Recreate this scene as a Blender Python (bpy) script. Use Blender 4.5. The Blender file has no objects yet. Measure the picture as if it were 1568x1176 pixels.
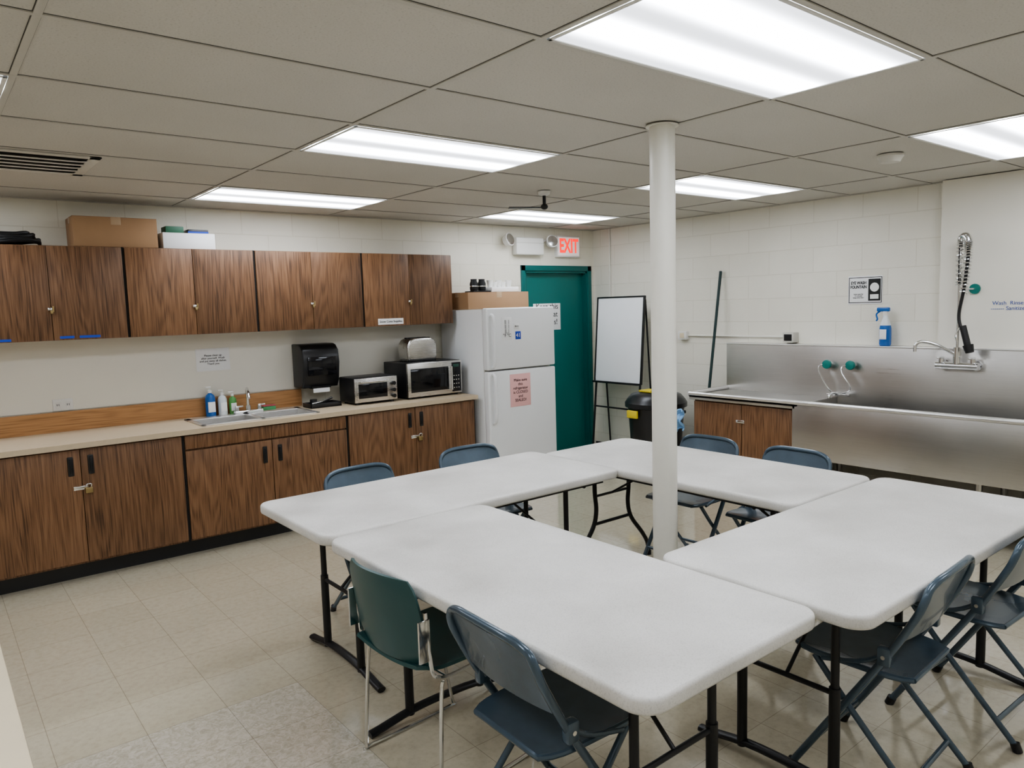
import bpy, bmesh, math, random
from mathutils import Vector, Matrix
random.seed(4)
H=1.62
def R(z): return H+z
CEIL=H+.795
scene=bpy.context.scene
# ------------------------------------------------------------------ materials
def newmat(name):
    m=bpy.data.materials.new(name); m.use_nodes=True
    nt=m.node_tree; b=nt.nodes['Principled BSDF']
    return m,nt,b
def N(nt,t,**kw):
    n=nt.nodes.new(t)
    for k,v in kw.items():
        setattr(n,k,v)
    return n
def simple(name,col,rough=.5,metal=0,noise=.06,nscale=12,bump=0,coat=0,emit=None,es=0,trans=0,alpha=1):
    m,nt,b=newmat(name)
    tc=N(nt,'ShaderNodeTexCoord'); no=N(nt,'ShaderNodeTexNoise'); no.inputs['Scale'].default_value=nscale; no.inputs['Detail'].default_value=5
    nt.links.new(tc.outputs['Object'],no.inputs['Vector'])
    r=N(nt,'ShaderNodeMapRange'); r.inputs['To Min'].default_value=1-noise; r.inputs['To Max'].default_value=1+noise
    nt.links.new(no.outputs['Fac'],r.inputs['Value'])
    mx=N(nt,'ShaderNodeVectorMath',operation='SCALE'); mx.inputs[0].default_value=col[:3]
    nt.links.new(r.outputs[0],mx.inputs['Scale']); nt.links.new(mx.outputs[0],b.inputs['Base Color'])
    b.inputs['Roughness'].default_value=rough; b.inputs['Metallic'].default_value=metal
    b.inputs['Coat Weight'].default_value=coat
    b.inputs['Transmission Weight'].default_value=trans
    if bump:
        bp=N(nt,'ShaderNodeBump'); bp.inputs['Strength'].default_value=bump; bp.inputs['Distance'].default_value=.004
        nt.links.new(no.outputs['Fac'],bp.inputs['Height']); nt.links.new(bp.outputs[0],b.inputs['Normal'])
    if emit: b.inputs['Emission Color'].default_value=(*emit,1); b.inputs['Emission Strength'].default_value=es
    return m
def ramp(nt,stops):
    r=N(nt,'ShaderNodeValToRGB'); e=r.color_ramp.elements
    while len(e)<len(stops): e.new(.5)
    for i,(p,c) in enumerate(stops):
        e[i].position=p; e[i].color=(*c,1)
    return r
def blockwall(name,axis,col):
    m,nt,b=newmat(name); L=nt.links
    tc=N(nt,'ShaderNodeTexCoord'); sp=N(nt,'ShaderNodeSeparateXYZ'); L.new(tc.outputs['Object'],sp.inputs[0])
    cb=N(nt,'ShaderNodeCombineXYZ'); L.new(sp.outputs[axis],cb.inputs[0]); L.new(sp.outputs['Z'],cb.inputs[1])
    br=N(nt,'ShaderNodeTexBrick'); L.new(cb.outputs[0],br.inputs['Vector'])
    br.inputs['Scale'].default_value=1; br.inputs['Brick Width'].default_value=.406; br.inputs['Row Height'].default_value=.2032
    br.inputs['Mortar Size'].default_value=.005; br.inputs['Mortar Smooth'].default_value=.8
    br.inputs['Color1'].default_value=(*col,1); br.inputs['Color2'].default_value=(col[0]*.97,col[1]*.97,col[2]*.96,1)
    br.inputs['Mortar'].default_value=(col[0]*.88,col[1]*.87,col[2]*.84,1)
    no=N(nt,'ShaderNodeTexNoise'); no.inputs['Scale'].default_value=3; no.inputs['Detail'].default_value=4; L.new(tc.outputs['Object'],no.inputs['Vector'])
    mr=N(nt,'ShaderNodeMapRange'); mr.inputs['To Min'].default_value=.93; mr.inputs['To Max'].default_value=1.05; L.new(no.outputs['Fac'],mr.inputs['Value'])
    mx=N(nt,'ShaderNodeVectorMath',operation='SCALE'); L.new(br.outputs['Color'],mx.inputs[0]); L.new(mr.outputs[0],mx.inputs['Scale']); L.new(mx.outputs[0],b.inputs['Base Color'])
    n2=N(nt,'ShaderNodeTexNoise'); n2.inputs['Scale'].default_value=110; L.new(tc.outputs['Object'],n2.inputs['Vector'])
    s=N(nt,'ShaderNodeMath',operation='MULTIPLY_ADD'); L.new(br.outputs['Fac'],s.inputs[0]); s.inputs[1].default_value=-1.2; L.new(n2.outputs['Fac'],s.inputs[2])
    bp=N(nt,'ShaderNodeBump'); bp.inputs['Strength'].default_value=.3; bp.inputs['Distance'].default_value=.003; L.new(s.outputs[0],bp.inputs['Height']); L.new(bp.outputs[0],b.inputs['Normal'])
    b.inputs['Roughness'].default_value=.45
    return m
def wood(name,c0,c1,c2,axis='Z',island=True,rough=.42):
    m,nt,b=newmat(name); L=nt.links
    tc=N(nt,'ShaderNodeTexCoord'); geo=N(nt,'ShaderNodeNewGeometry')
    off=N(nt,'ShaderNodeCombineXYZ')
    k=N(nt,'ShaderNodeMath',operation='MULTIPLY'); L.new(geo.outputs['Random Per Island'],k.inputs[0]); k.inputs[1].default_value=17 if island else 0
    for i in range(3): L.new(k.outputs[0],off.inputs[i])
    ad=N(nt,'ShaderNodeVectorMath',operation='ADD'); L.new(tc.outputs['Object'],ad.inputs[0]); L.new(off.outputs[0],ad.inputs[1])
    def nz(s,detail,dist=0):
        mp=N(nt,'ShaderNodeVectorMath',operation='MULTIPLY'); mp.inputs[1].default_value=s; L.new(ad.outputs[0],mp.inputs[0])
        n=N(nt,'ShaderNodeTexNoise'); n.inputs['Scale'].default_value=1; n.inputs['Detail'].default_value=detail; n.inputs['Distortion'].default_value=dist
        L.new(mp.outputs[0],n.inputs['Vector']); return n
    if axis=='Z': a=(6.,6.,.55); f=(170,170,5.)
    else: a=(.5,7,7); f=(3,160,160)
    n1=nz(a,1.5,.15); n2=nz(f,3)
    mu=N(nt,'ShaderNodeMath',operation='MULTIPLY'); L.new(n1.outputs['Fac'],mu.inputs[0]); mu.inputs[1].default_value=110
    si=N(nt,'ShaderNodeMath',operation='SINE'); L.new(mu.outputs[0],si.inputs[0])
    m2=N(nt,'ShaderNodeMath',operation='MULTIPLY_ADD'); L.new(si.outputs[0],m2.inputs[0]); m2.inputs[1].default_value=.08; L.new(n2.outputs['Fac'],m2.inputs[2])
    m3=N(nt,'ShaderNodeMath',operation='MULTIPLY_ADD'); L.new(n1.outputs['Fac'],m3.inputs[0]); m3.inputs[1].default_value=.22; L.new(m2.outputs[0],m3.inputs[2])
    rp=ramp(nt,[(.36,c0),(.58,c1),(.90,c2)]); L.new(m3.outputs[0],rp.inputs[0])
    mr=N(nt,'ShaderNodeMapRange'); mr.inputs['To Min'].default_value=.85; mr.inputs['To Max'].default_value=1.25; L.new(geo.outputs['Random Per Island'],mr.inputs['Value'])
    sc=N(nt,'ShaderNodeVectorMath',operation='SCALE'); L.new(rp.outputs[0],sc.inputs[0]); L.new(mr.outputs[0],sc.inputs['Scale'])
    L.new(sc.outputs[0],b.inputs['Base Color']); b.inputs['Roughness'].default_value=rough
    return m
M_wallA=blockwall('painted_block_x','X',(.82,.785,.675)); M_wallB=blockwall('painted_block_y','Y',(.82,.79,.695))
M_smooth=simple('painted_wall_smooth',(.82,.79,.70),.45,noise=.03,nscale=2)
M_wood=wood('walnut_laminate',(.078,.038,.018),(.182,.093,.045),(.27,.148,.078))
M_oak=wood('oak_trim',(.26,.13,.05),(.38,.20,.085),(.45,.25,.115),axis='X',island=False)
M_counter=simple('beige_laminate',(.60,.49,.345),.4,noise=.07,nscale=60)
M_black=simple('black_metal',(.012,.012,.013),.4,noise=.1)
M_blackpl=simple('black_plastic',(.018,.018,.019),.3,noise=.1)
M_dark=simple('dark_gap',(.01,.009,.008),.8)
M_fold=simple('blue_grey_enamel',(.078,.115,.150),.25,metal=.25,noise=.15,nscale=20,coat=.3)
M_green=simple('dark_green_plastic',(.030,.085,.085),.35,noise=.08)
M_chrome=simple('chrome',(.78,.78,.78),.16,metal=1,noise=.03)
M_white=simple('white_enamel',(.84,.85,.85),.28,noise=.02,nscale=3)
M_whitepl=simple('white_plastic',(.78,.77,.73),.45,noise=.03)
M_paper=simple('white_paper',(.85,.85,.84),.8,noise=.02)
M_pink=simple('pink_paper',(.85,.50,.48),.8,noise=.02)
M_teal=simple('teal_paint',(.004,.155,.14),.35,noise=.05,nscale=3)
M_tealf=simple('teal_frame_paint',(.004,.125,.115),.35,noise=.05,nscale=3)
M_card=simple('cardboard',(.36,.22,.12),.8,noise=.08,nscale=8)
M_tape=simple('packing_tape',(.45,.32,.2),.3)
M_col=simple('cream_gloss_paint',(.78,.76,.68),.35,noise=.04,nscale=10,bump=.25)
M_red=simple('exit_red',(.75,.02,.01),.5,emit=(1,.03,.02),es=1.3)
M_exit=simple('exit_face',(.85,.8,.78),.5,emit=(1,.8,.75),es=.25)
M_ink=simple('black_ink',(.02,.02,.02),.7)
M_blueink=simple('blue_ink',(.03,.08,.35),.7)
M_bluetape=simple('blue_tape',(.02,.07,.45),.6)
M_blue=simple('blue_liquid_plastic',(.02,.13,.42),.25,noise=.05)
M_clear=simple('frosted_bottle',(.75,.8,.82),.25,noise=.03)
M_greenpl=simple('green_box',(.04,.14,.08),.5)
M_knob=simple('teal_knob',(.01,.2,.17),.35)
M_yellow=simple('yellow_label',(.75,.6,.05),.5)
M_glass=simple('dark_glass',(.008,.008,.01),.08,noise=0)
M_board=simple('whiteboard_surface',(.86,.87,.88),.22,noise=.02)
M_cloth=simple('blue_cloth',(.25,.45,.7),.9,noise=.15,bump=.6)
M_brass=simple('brass',(.42,.32,.16),.4,metal=1)
M_cream=simple('cream_laminate',(.72,.62,.44),.45,noise=.04)
M_vent=simple('vent_enamel',(.66,.64,.58),.5,noise=.03)
def steel(name,stretch,col=(.60,.585,.56),rough=.3):
    m,nt,b=newmat(name); L=nt.links
    tc=N(nt,'ShaderNodeTexCoord'); mp=N(nt,'ShaderNodeVectorMath',operation='MULTIPLY'); mp.inputs[1].default_value=stretch; L.new(tc.outputs['Object'],mp.inputs[0])
    n=N(nt,'ShaderNodeTexNoise'); n.inputs['Scale'].default_value=1; n.inputs['Detail'].default_value=4; L.new(mp.outputs[0],n.inputs['Vector'])
    n2=N(nt,'ShaderNodeTexNoise'); n2.inputs['Scale'].default_value=2.5; n2.inputs['Detail'].default_value=4; L.new(tc.outputs['Object'],n2.inputs['Vector'])
    ad=N(nt,'ShaderNodeMath',operation='ADD'); L.new(n.outputs['Fac'],ad.inputs[0]); L.new(n2.outputs['Fac'],ad.inputs[1])
    mr=N(nt,'ShaderNodeMapRange'); mr.inputs['From Max'].default_value=2; mr.inputs['To Min'].default_value=rough-.12; mr.inputs['To Max'].default_value=rough+.16; L.new(ad.outputs[0],mr.inputs['Value']); L.new(mr.outputs[0],b.inputs['Roughness'])
    m2=N(nt,'ShaderNodeMapRange'); m2.inputs['From Max'].default_value=2; m2.inputs['To Min'].default_value=.75; m2.inputs['To Max'].default_value=1.2; L.new(ad.outputs[0],m2.inputs['Value'])
    sc=N(nt,'ShaderNodeVectorMath',operation='SCALE'); sc.inputs[0].default_value=col; L.new(m2.outputs[0],sc.inputs['Scale']); L.new(sc.outputs[0],b.inputs['Base Color'])
    b.inputs['Metallic'].default_value=1
    bp=N(nt,'ShaderNodeBump'); bp.inputs['Strength'].default_value=.08; bp.inputs['Distance'].default_value=.002; L.new(n.outputs['Fac'],bp.inputs['Height']); L.new(bp.outputs[0],b.inputs['Normal'])
    return m
M_steel=steel('brushed_steel',(300,3,300),rough=.30); M_steelx=steel('brushed_steel_sink',(3,200,200),col=(.8,.79,.77),rough=.36)
M_steelt=steel('appliance_steel',(4,200,300),rough=.25)
def tablemat():
    m,nt,b=newmat('speckled_table_plastic'); L=nt.links
    tc=N(nt,'ShaderNodeTexCoord')
    n=N(nt,'ShaderNodeTexNoise'); n.inputs['Scale'].default_value=2.6; n.inputs['Detail'].default_value=7; n.inputs['Roughness'].default_value=.6; L.new(tc.outputs['Object'],n.inputs['Vector'])
    rp=ramp(nt,[(.30,(.58,.56,.52)),(.5,(.68,.66,.62)),(.72,(.78,.76,.725))]); L.new(n.outputs['Fac'],rp.inputs[0])
    n3=N(nt,'ShaderNodeTexNoise'); n3.inputs['Scale'].default_value=220; n3.inputs['Detail'].default_value=2; L.new(tc.outputs['Object'],n3.inputs['Vector'])
    r3=ramp(nt,[(.33,(.88,.88,.87)),(.45,(1,1,1)),(.7,(1.04,1.04,1.04))]); L.new(n3.outputs['Fac'],r3.inputs[0])
    mu=N(nt,'ShaderNodeMix',data_type='RGBA',blend_type='MULTIPLY'); mu.inputs[0].default_value=1; L.new(rp.outputs[0],mu.inputs[6]); L.new(r3.outputs[0],mu.inputs[7])
    L.new(mu.outputs[2],b.inputs['Base Color'])
    mr=N(nt,'ShaderNodeMapRange'); mr.inputs['From Min'].default_value=.3; mr.inputs['From Max'].default_value=.7; mr.inputs['To Min'].default_value=.28; mr.inputs['To Max'].default_value=.55; L.new(n.outputs['Fac'],mr.inputs['Value']); L.new(mr.outputs[0],b.inputs['Roughness'])
    n2=N(nt,'ShaderNodeTexNoise'); n2.inputs['Scale'].default_value=350; L.new(tc.outputs['Object'],n2.inputs['Vector'])
    bp=N(nt,'ShaderNodeBump'); bp.inputs['Strength'].default_value=.15; bp.inputs['Distance'].default_value=.001; L.new(n2.outputs['Fac'],bp.inputs['Height']); L.new(bp.outputs[0],b.inputs['Normal'])
    return m
M_table=tablemat()
def ceilmat():
    m,nt,b=newmat('acoustic_tile'); L=nt.links
    tc=N(nt,'ShaderNodeTexCoord')
    n=N(nt,'ShaderNodeTexNoise'); n.inputs['Scale'].default_value=140; n.inputs['Detail'].default_value=3; L.new(tc.outputs['Object'],n.inputs['Vector'])
    n1=N(nt,'ShaderNodeTexNoise'); n1.inputs['Scale'].default_value=1.2; n1.inputs['Detail'].default_value=3; L.new(tc.outputs['Object'],n1.inputs['Vector'])
    rp=ramp(nt,[(.25,(.46,.44,.395)),(.40,(.60,.575,.52)),(.8,(.64,.615,.56))]); L.new(n.outputs['Fac'],rp.inputs[0])
    mr=N(nt,'ShaderNodeMapRange'); mr.inputs['To Min'].default_value=.9; mr.inputs['To Max'].default_value=1.08; L.new(n1.outputs['Fac'],mr.inputs['Value'])
    sc=N(nt,'ShaderNodeVectorMath',operation='SCALE'); L.new(rp.outputs[0],sc.inputs[0]); L.new(mr.outputs[0],sc.inputs['Scale']); L.new(sc.outputs[0],b.inputs['Base Color'])
    b.inputs['Roughness'].default_value=.95
    bp=N(nt,'ShaderNodeBump'); bp.inputs['Strength'].default_value=.2; bp.inputs['Distance'].default_value=.003; L.new(n.outputs['Fac'],bp.inputs['Height']); L.new(bp.outputs[0],b.inputs['Normal'])
    return m
M_ceil=ceilmat(); M_bar=simple('grid_bar',(.56,.54,.485),.6,noise=.03); M_barshadow=simple('painted_bar_shadow',(.10,.095,.085),.9)  # last one: dark colour painting shadow lines along the grid bars
def floormat():
    m,nt,b=newmat('vinyl_tile'); L=nt.links
    tc=N(nt,'ShaderNodeTexCoord'); of=N(nt,'ShaderNodeVectorMath',operation='ADD'); of.inputs[1].default_value=(10*.3048-.572+.001,10*.3048-.0,0); L.new(tc.outputs['Object'],of.inputs[0])
    br=N(nt,'ShaderNodeTexBrick'); br.offset=0; L.new(of.outputs[0],br.inputs['Vector'])
    br.inputs['Scale'].default_value=1; br.inputs['Brick Width'].default_value=.3048; br.inputs['Row Height'].default_value=.3048; br.inputs['Mortar Size'].default_value=.0014; br.inputs['Mortar Smooth'].default_value=.3
    br.inputs['Color1'].default_value=(.53,.475,.36,1); br.inputs['Color2'].default_value=(.56,.505,.385,1); br.inputs['Mortar'].default_value=(.34,.30,.225,1)
    n=N(nt,'ShaderNodeTexNoise'); n.inputs['Scale'].default_value=34; n.inputs['Detail'].default_value=5; n.inputs['Roughness'].default_value=.7; L.new(tc.outputs['Object'],n.inputs['Vector'])
    rp=ramp(nt,[(.35,(.92,.91,.89)),(.5,(1,1,1)),(.68,(1.06,1.06,1.06))]); L.new(n.outputs['Fac'],rp.inputs[0])
    mu=N(nt,'ShaderNodeMix',data_type='RGBA',blend_type='MULTIPLY'); mu.inputs[0].default_value=1; L.new(br.outputs['Color'],mu.inputs[6]); L.new(rp.outputs[0],mu.inputs[7])
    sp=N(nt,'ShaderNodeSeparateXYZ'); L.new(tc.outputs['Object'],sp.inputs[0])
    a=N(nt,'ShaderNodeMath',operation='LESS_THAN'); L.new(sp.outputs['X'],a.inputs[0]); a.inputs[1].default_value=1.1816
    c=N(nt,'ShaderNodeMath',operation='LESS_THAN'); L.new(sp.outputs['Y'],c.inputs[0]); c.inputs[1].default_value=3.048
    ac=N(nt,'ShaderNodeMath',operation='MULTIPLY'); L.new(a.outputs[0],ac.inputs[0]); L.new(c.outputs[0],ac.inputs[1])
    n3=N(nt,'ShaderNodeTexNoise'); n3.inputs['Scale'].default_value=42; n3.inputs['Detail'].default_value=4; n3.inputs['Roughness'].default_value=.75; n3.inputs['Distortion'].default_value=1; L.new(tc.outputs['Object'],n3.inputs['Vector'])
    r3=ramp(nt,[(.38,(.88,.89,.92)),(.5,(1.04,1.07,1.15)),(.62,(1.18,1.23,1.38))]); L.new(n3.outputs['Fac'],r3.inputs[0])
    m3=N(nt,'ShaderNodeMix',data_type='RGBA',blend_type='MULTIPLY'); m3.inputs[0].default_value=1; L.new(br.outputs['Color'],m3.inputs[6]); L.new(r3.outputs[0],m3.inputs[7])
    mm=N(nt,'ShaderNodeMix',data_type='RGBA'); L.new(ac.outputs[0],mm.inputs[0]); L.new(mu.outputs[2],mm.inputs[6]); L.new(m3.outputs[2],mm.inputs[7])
    n4=N(nt,'ShaderNodeTexNoise'); n4.inputs['Scale'].default_value=1.2; n4.inputs['Detail'].default_value=3; L.new(tc.outputs['Object'],n4.inputs['Vector'])
    m4=N(nt,'ShaderNodeMapRange'); m4.inputs['To Min'].default_value=.90; m4.inputs['To Max'].default_value=1.08; L.new(n4.outputs['Fac'],m4.inputs['Value'])
    sc=N(nt,'ShaderNodeVectorMath',operation='SCALE'); L.new(mm.outputs[2],sc.inputs[0]); L.new(m4.outputs[0],sc.inputs['Scale']); L.new(sc.outputs[0],b.inputs['Base Color'])
    m5=N(nt,'ShaderNodeMapRange'); m5.inputs['From Min'].default_value=.3; m5.inputs['From Max'].default_value=.7; m5.inputs['To Min'].default_value=.06; m5.inputs['To Max'].default_value=.16; L.new(n4.outputs['Fac'],m5.inputs['Value']); L.new(m5.outputs[0],b.inputs['Roughness'])
    b.inputs['Specular IOR Level'].default_value=.85; b.inputs['Coat Weight'].default_value=.6; b.inputs['Coat Roughness'].default_value=.05
    n6=N(nt,'ShaderNodeTexNoise'); n6.inputs['Scale'].default_value=9; n6.inputs['Detail'].default_value=2; L.new(tc.outputs['Object'],n6.inputs['Vector'])
    s=N(nt,'ShaderNodeMath',operation='MULTIPLY_ADD'); L.new(br.outputs['Fac'],s.inputs[0]); s.inputs[1].default_value=-.4; L.new(n6.outputs['Fac'],s.inputs[2])
    bp=N(nt,'ShaderNodeBump'); bp.inputs['Strength'].default_value=.10; bp.inputs['Distance'].default_value=.006; L.new(s.outputs[0],bp.inputs['Height']); L.new(bp.outputs[0],b.inputs['Normal'])
    return m
M_floor=floormat()
def lensmat():
    m,nt,b=newmat('lit_prismatic_lens'); L=nt.links
    tc=N(nt,'ShaderNodeTexCoord'); sp=N(nt,'ShaderNodeSeparateXYZ'); L.new(tc.outputs['Object'],sp.inputs[0])
    mu=N(nt,'ShaderNodeMath',operation='MULTIPLY'); L.new(sp.outputs['Y'],mu.inputs[0]); mu.inputs[1].default_value=2*math.pi/.27
    co=N(nt,'ShaderNodeMath',operation='COSINE'); L.new(mu.outputs[0],co.inputs[0])
    mr=N(nt,'ShaderNodeMapRange'); mr.inputs['From Min'].default_value=1; mr.inputs['From Max'].default_value=-1; mr.inputs['To Min'].default_value=0; mr.inputs['To Max'].default_value=1; L.new(co.outputs[0],mr.inputs['Value'])
    pw=N(nt,'ShaderNodeMath',operation='POWER'); L.new(mr.outputs[0],pw.inputs[0]); pw.inputs[1].default_value=1.7
    ma=N(nt,'ShaderNodeMath',operation='MULTIPLY_ADD'); L.new(pw.outputs[0],ma.inputs[0]); ma.inputs[1].default_value=LENS*1.95; ma.inputs[2].default_value=LENS*.20
    b.inputs['Base Color'].default_value=(.8,.8,.82,1); b.inputs['Emission Color'].default_value=(.87,.915,1,1)
    L.new(ma.outputs[0],b.inputs['Emission Strength']); b.inputs['Roughness'].default_value=.5
    return m
LENS=8.0
M_lens=lensmat()
# ------------------------------------------------------------------ builder
def rr(w,h,r,seg=6,cx=0,cy=0):
    P=[]
    for (sx,sy,a0) in ((1,1,0),(-1,1,90),(-1,-1,180),(1,-1,270)):
        for i in range(seg+1):
            a=math.radians(a0+90*i/seg); P.append((cx+sx*(w/2-r)+r*math.cos(a),cy+sy*(h/2-r)+r*math.sin(a)))
    return P
def catmull(P,n):
    P=[Vector(p) for p in P]
    if n<2: return P
    out=[]
    for i in range(len(P)-1):
        p0=P[max(i-1,0)];p1=P[i];p2=P[i+1];p3=P[min(i+2,len(P)-1)]
        for k in range(n):
            t=k/n
            out.append(.5*((2*p1)+(-p0+p2)*t+(2*p0-5*p1+4*p2-p3)*t*t+(-p0+3*p1-3*p2+p3)*t**3))
    out.append(P[-1]); return out
class O:
    def __init__(s,name,loc=(0,0,0),rotz=0):
        s.name=name; s.bm=bmesh.new(); s.mats=[]; s.loc=loc; s.rotz=rotz
    def mi(s,m):
        if m not in s.mats: s.mats.append(m)
        return s.mats.index(m)
    def add(s,b,mat,M=None):
        i=s.mi(mat)
        bmesh.ops.recalc_face_normals(b,faces=b.faces)
        for f in b.faces: f.material_index=i
        if M is not None: b.transform(M)
        me=bpy.data.meshes.new('t'); b.to_mesh(me); b.free(); s.bm.from_mesh(me); bpy.data.meshes.remove(me)
    def box(s,x0,x1,y0,y1,z0,z1,mat,bev=0,M=None,seg=2):
        b=bmesh.new(); bmesh.ops.create_cube(b,size=1)
        for v in b.verts:
            v.co=Vector(((x0+x1)/2+v.co.x*(x1-x0),(y0+y1)/2+v.co.y*(y1-y0),(z0+z1)/2+v.co.z*(z1-z0)))
        if bev: bmesh.ops.bevel(b,geom=b.edges[:],offset=bev,segments=seg,affect='EDGES',profile=.5)
        s.add(b,mat,M)
    def cyl(s,p1,p2,r,mat,r2=None,seg=16,M=None):
        p1=Vector(p1);p2=Vector(p2);d=p2-p1
        b=bmesh.new(); bmesh.ops.create_cone(b,cap_ends=True,segments=seg,radius1=r,radius2=r if r2 is None else r2,depth=d.length)
        b.transform(Matrix.Translation((p1+p2)/2)@d.to_track_quat('Z','Y').to_matrix().to_4x4())
        s.add(b,mat,M)
    def sph(s,c,r,mat,sc=(1,1,1),seg=16,M=None):
        b=bmesh.new(); bmesh.ops.create_uvsphere(b,u_segments=seg,v_segments=seg//2,radius=r)
        b.transform(Matrix.Translation(c)@Matrix.Diagonal((*sc,1))); s.add(b,mat,M)
    def tube(s,pts,r,mat,seg=10,n=1,closed=False,M=None,flat=1):
        P=catmull(pts,n) if n>1 else [Vector(p) for p in pts]
        b=bmesh.new(); rings=[]; up=None
        for i,p in enumerate(P):
            t=(P[min(i+1,len(P)-1)]-P[max(i-1,0)])
            if t.length<1e-9: t=Vector((0,0,1))
            t.normalize()
            if up is None:
                up=Vector((0,0,1)) if abs(t.z)<.9 else Vector((0,1,0))
            up=(up-t*up.dot(t)).normalized(); sd=t.cross(up)
            rings.append([b.verts.new(p+r*(math.cos(2*math.pi*k/seg)*sd+flat*math.sin(2*math.pi*k/seg)*up)) for k in range(seg)])
        for i in range(len(rings)-1):
            for k in range(seg):
                b.faces.new((rings[i][k],rings[i][(k+1)%seg],rings[i+1][(k+1)%seg],rings[i+1][k]))
        b.faces.new(rings[0][::-1]); b.faces.new(rings[-1]); s.add(b,mat,M)
    def lathe(s,prof,c,mat,seg=24,M=None):
        b=bmesh.new(); rings=[]
        for r,z in prof:
            rings.append([b.verts.new((c[0]+max(r,1e-4)*math.cos(2*math.pi*k/seg),c[1]+max(r,1e-4)*math.sin(2*math.pi*k/seg),c[2]+z)) for k in range(seg)])
        for i in range(len(rings)-1):
            for k in range(seg): b.faces.new((rings[i][k],rings[i][(k+1)%seg],rings[i+1][(k+1)%seg],rings[i+1][k]))
        b.faces.new(rings[0][::-1]); b.faces.new(rings[-1]); s.add(b,mat,M)
    def slab(s,w,h,r,prof,mat,seg=8):
        b=bmesh.new(); rings=[[b.verts.new((x,y,z)) for x,y in rr(w-2*i,h-2*i,r-i,seg)] for i,z in prof]
        for a,c in zip(rings[:-1],rings[1:]):
            n=len(a)
            for k in range(n): b.faces.new((a[k],a[(k+1)%n],c[(k+1)%n],c[k]))
        b.faces.new(rings[0][::-1]); b.faces.new(rings[-1]); s.add(b,mat)
    def prism(s,poly,z0,z1,mat,bev=0,seg=3,M=None):
        b=bmesh.new(); lo=[b.verts.new((x,y,z0)) for x,y in poly]; hi=[b.verts.new((x,y,z1)) for x,y in poly]
        b.faces.new(lo[::-1]); b.faces.new(hi); n=len(poly)
        for i in range(n): b.faces.new((lo[i],lo[(i+1)%n],hi[(i+1)%n],hi[i]))
        if bev:
            ed=[e for e in b.edges if abs(e.verts[0].co.z-e.verts[1].co.z)<1e-6]
            bmesh.ops.bevel(b,geom=ed,offset=bev,segments=seg,affect='EDGES',profile=.5)
        s.add(b,mat,M)
    def surf(s,fn,nu,nv,th,mat,M=None):
        b=bmesh.new(); g=[[Vector(fn(i/nu,j/nv)) for j in range(nv+1)] for i in range(nu+1)]
        def nrm(i,j):
            a=g[min(i+1,nu)][j]-g[max(i-1,0)][j]; c=g[i][min(j+1,nv)]-g[i][max(j-1,0)]
            n=a.cross(c); return n.normalized() if n.length>1e-9 else Vector((0,0,1))
        A=[[b.verts.new(g[i][j]+nrm(i,j)*th/2) for j in range(nv+1)] for i in range(nu+1)]
        B=[[b.verts.new(g[i][j]-nrm(i,j)*th/2) for j in range(nv+1)] for i in range(nu+1)]
        for i in range(nu):
            for j in range(nv):
                b.faces.new((A[i][j],A[i+1][j],A[i+1][j+1],A[i][j+1])); b.faces.new((B[i][j],B[i][j+1],B[i+1][j+1],B[i+1][j]))
        for i in range(nu):
            b.faces.new((A[i][0],B[i][0],B[i+1][0],A[i+1][0])); b.faces.new((A[i][nv],A[i+1][nv],B[i+1][nv],B[i][nv]))
        for j in range(nv):
            b.faces.new((A[0][j],A[0][j+1],B[0][j+1],B[0][j])); b.faces.new((A[nu][j],B[nu][j],B[nu][j+1],A[nu][j+1]))
        s.add(b,mat,M)
    def done(s,smooth=True,angle=38):
        me=bpy.data.meshes.new(s.name); s.bm.to_mesh(me); s.bm.free()
        for m in s.mats: me.materials.append(m)
        if smooth:
            me.polygons.foreach_set('use_smooth',[True]*len(me.polygons)); me.set_sharp_from_angle(angle=math.radians(angle))
        ob=bpy.data.objects.new(s.name,me); bpy.context.collection.objects.link(ob)
        ob.location=s.loc; ob.rotation_euler=(0,0,s.rotz); s.ob=ob; return ob
def text(parent,st,size,loc,face,mat,name='lettering',align='CENTER',extra=0):
    c=bpy.data.curves.new(name,'FONT'); c.body=st; c.size=size; c.align_x=align; c.align_y='CENTER'; c.extrude=.0005; c.offset=extra
    c.materials.append(mat); o=bpy.data.objects.new(name,c); bpy.context.collection.objects.link(o)
    o.location=loc; o.rotation_euler=(math.pi/2,0,0 if face=='A' else -math.pi/2); o.parent=parent; return o
# ------------------------------------------------------------------ room
YA=5.80; XB=5.84; XL=-2.4; YB=-2.2
o=O('floor'); o.box(XL-.1,XB+.1,YB-.1,YA+.1,-.1,0,M_floor); o.done(False)
o=O('ceiling'); o.box(XL-.1,XB+.1,YB-.1,YA+.1,CEIL+.006,CEIL+.1,M_ceil)
xl=[1.542+1.2192*k for k in range(-3,4)]; yl=[1.733+.6096*k for k in range(-6,7)]
for x in xl:
    o.box(x-.0125,x+.0125,YB,YA,CEIL+.0045,CEIL+.006,M_barshadow); o.box(x-.0105,x+.0105,YB,YA,CEIL+.001,CEIL+.005,M_bar)  # slightly wider dark strip paints the bar's shadow edge
for y in yl:
    o.box(XL,XB,y-.0125,y+.0125,CEIL+.0045,CEIL+.006,M_barshadow); o.box(XL,XB,y-.0105,y+.0105,CEIL+.0008,CEIL+.0048,M_bar)
o.box(XL,XB,YA-.022,YA,CEIL-.002,CEIL+.005,M_bar); o.box(XB-.022,XB,YB,YA,CEIL-.002,CEIL+.005,M_bar)
o.done(False)
DX0,DX1,DZ=4.86,5.74,R(.36); fw=.055
o=O('wall_back'); o.box(XL,DX0-fw,YA,YA+.2,0,CEIL+.05,M_wallA); o.done(False)
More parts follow.
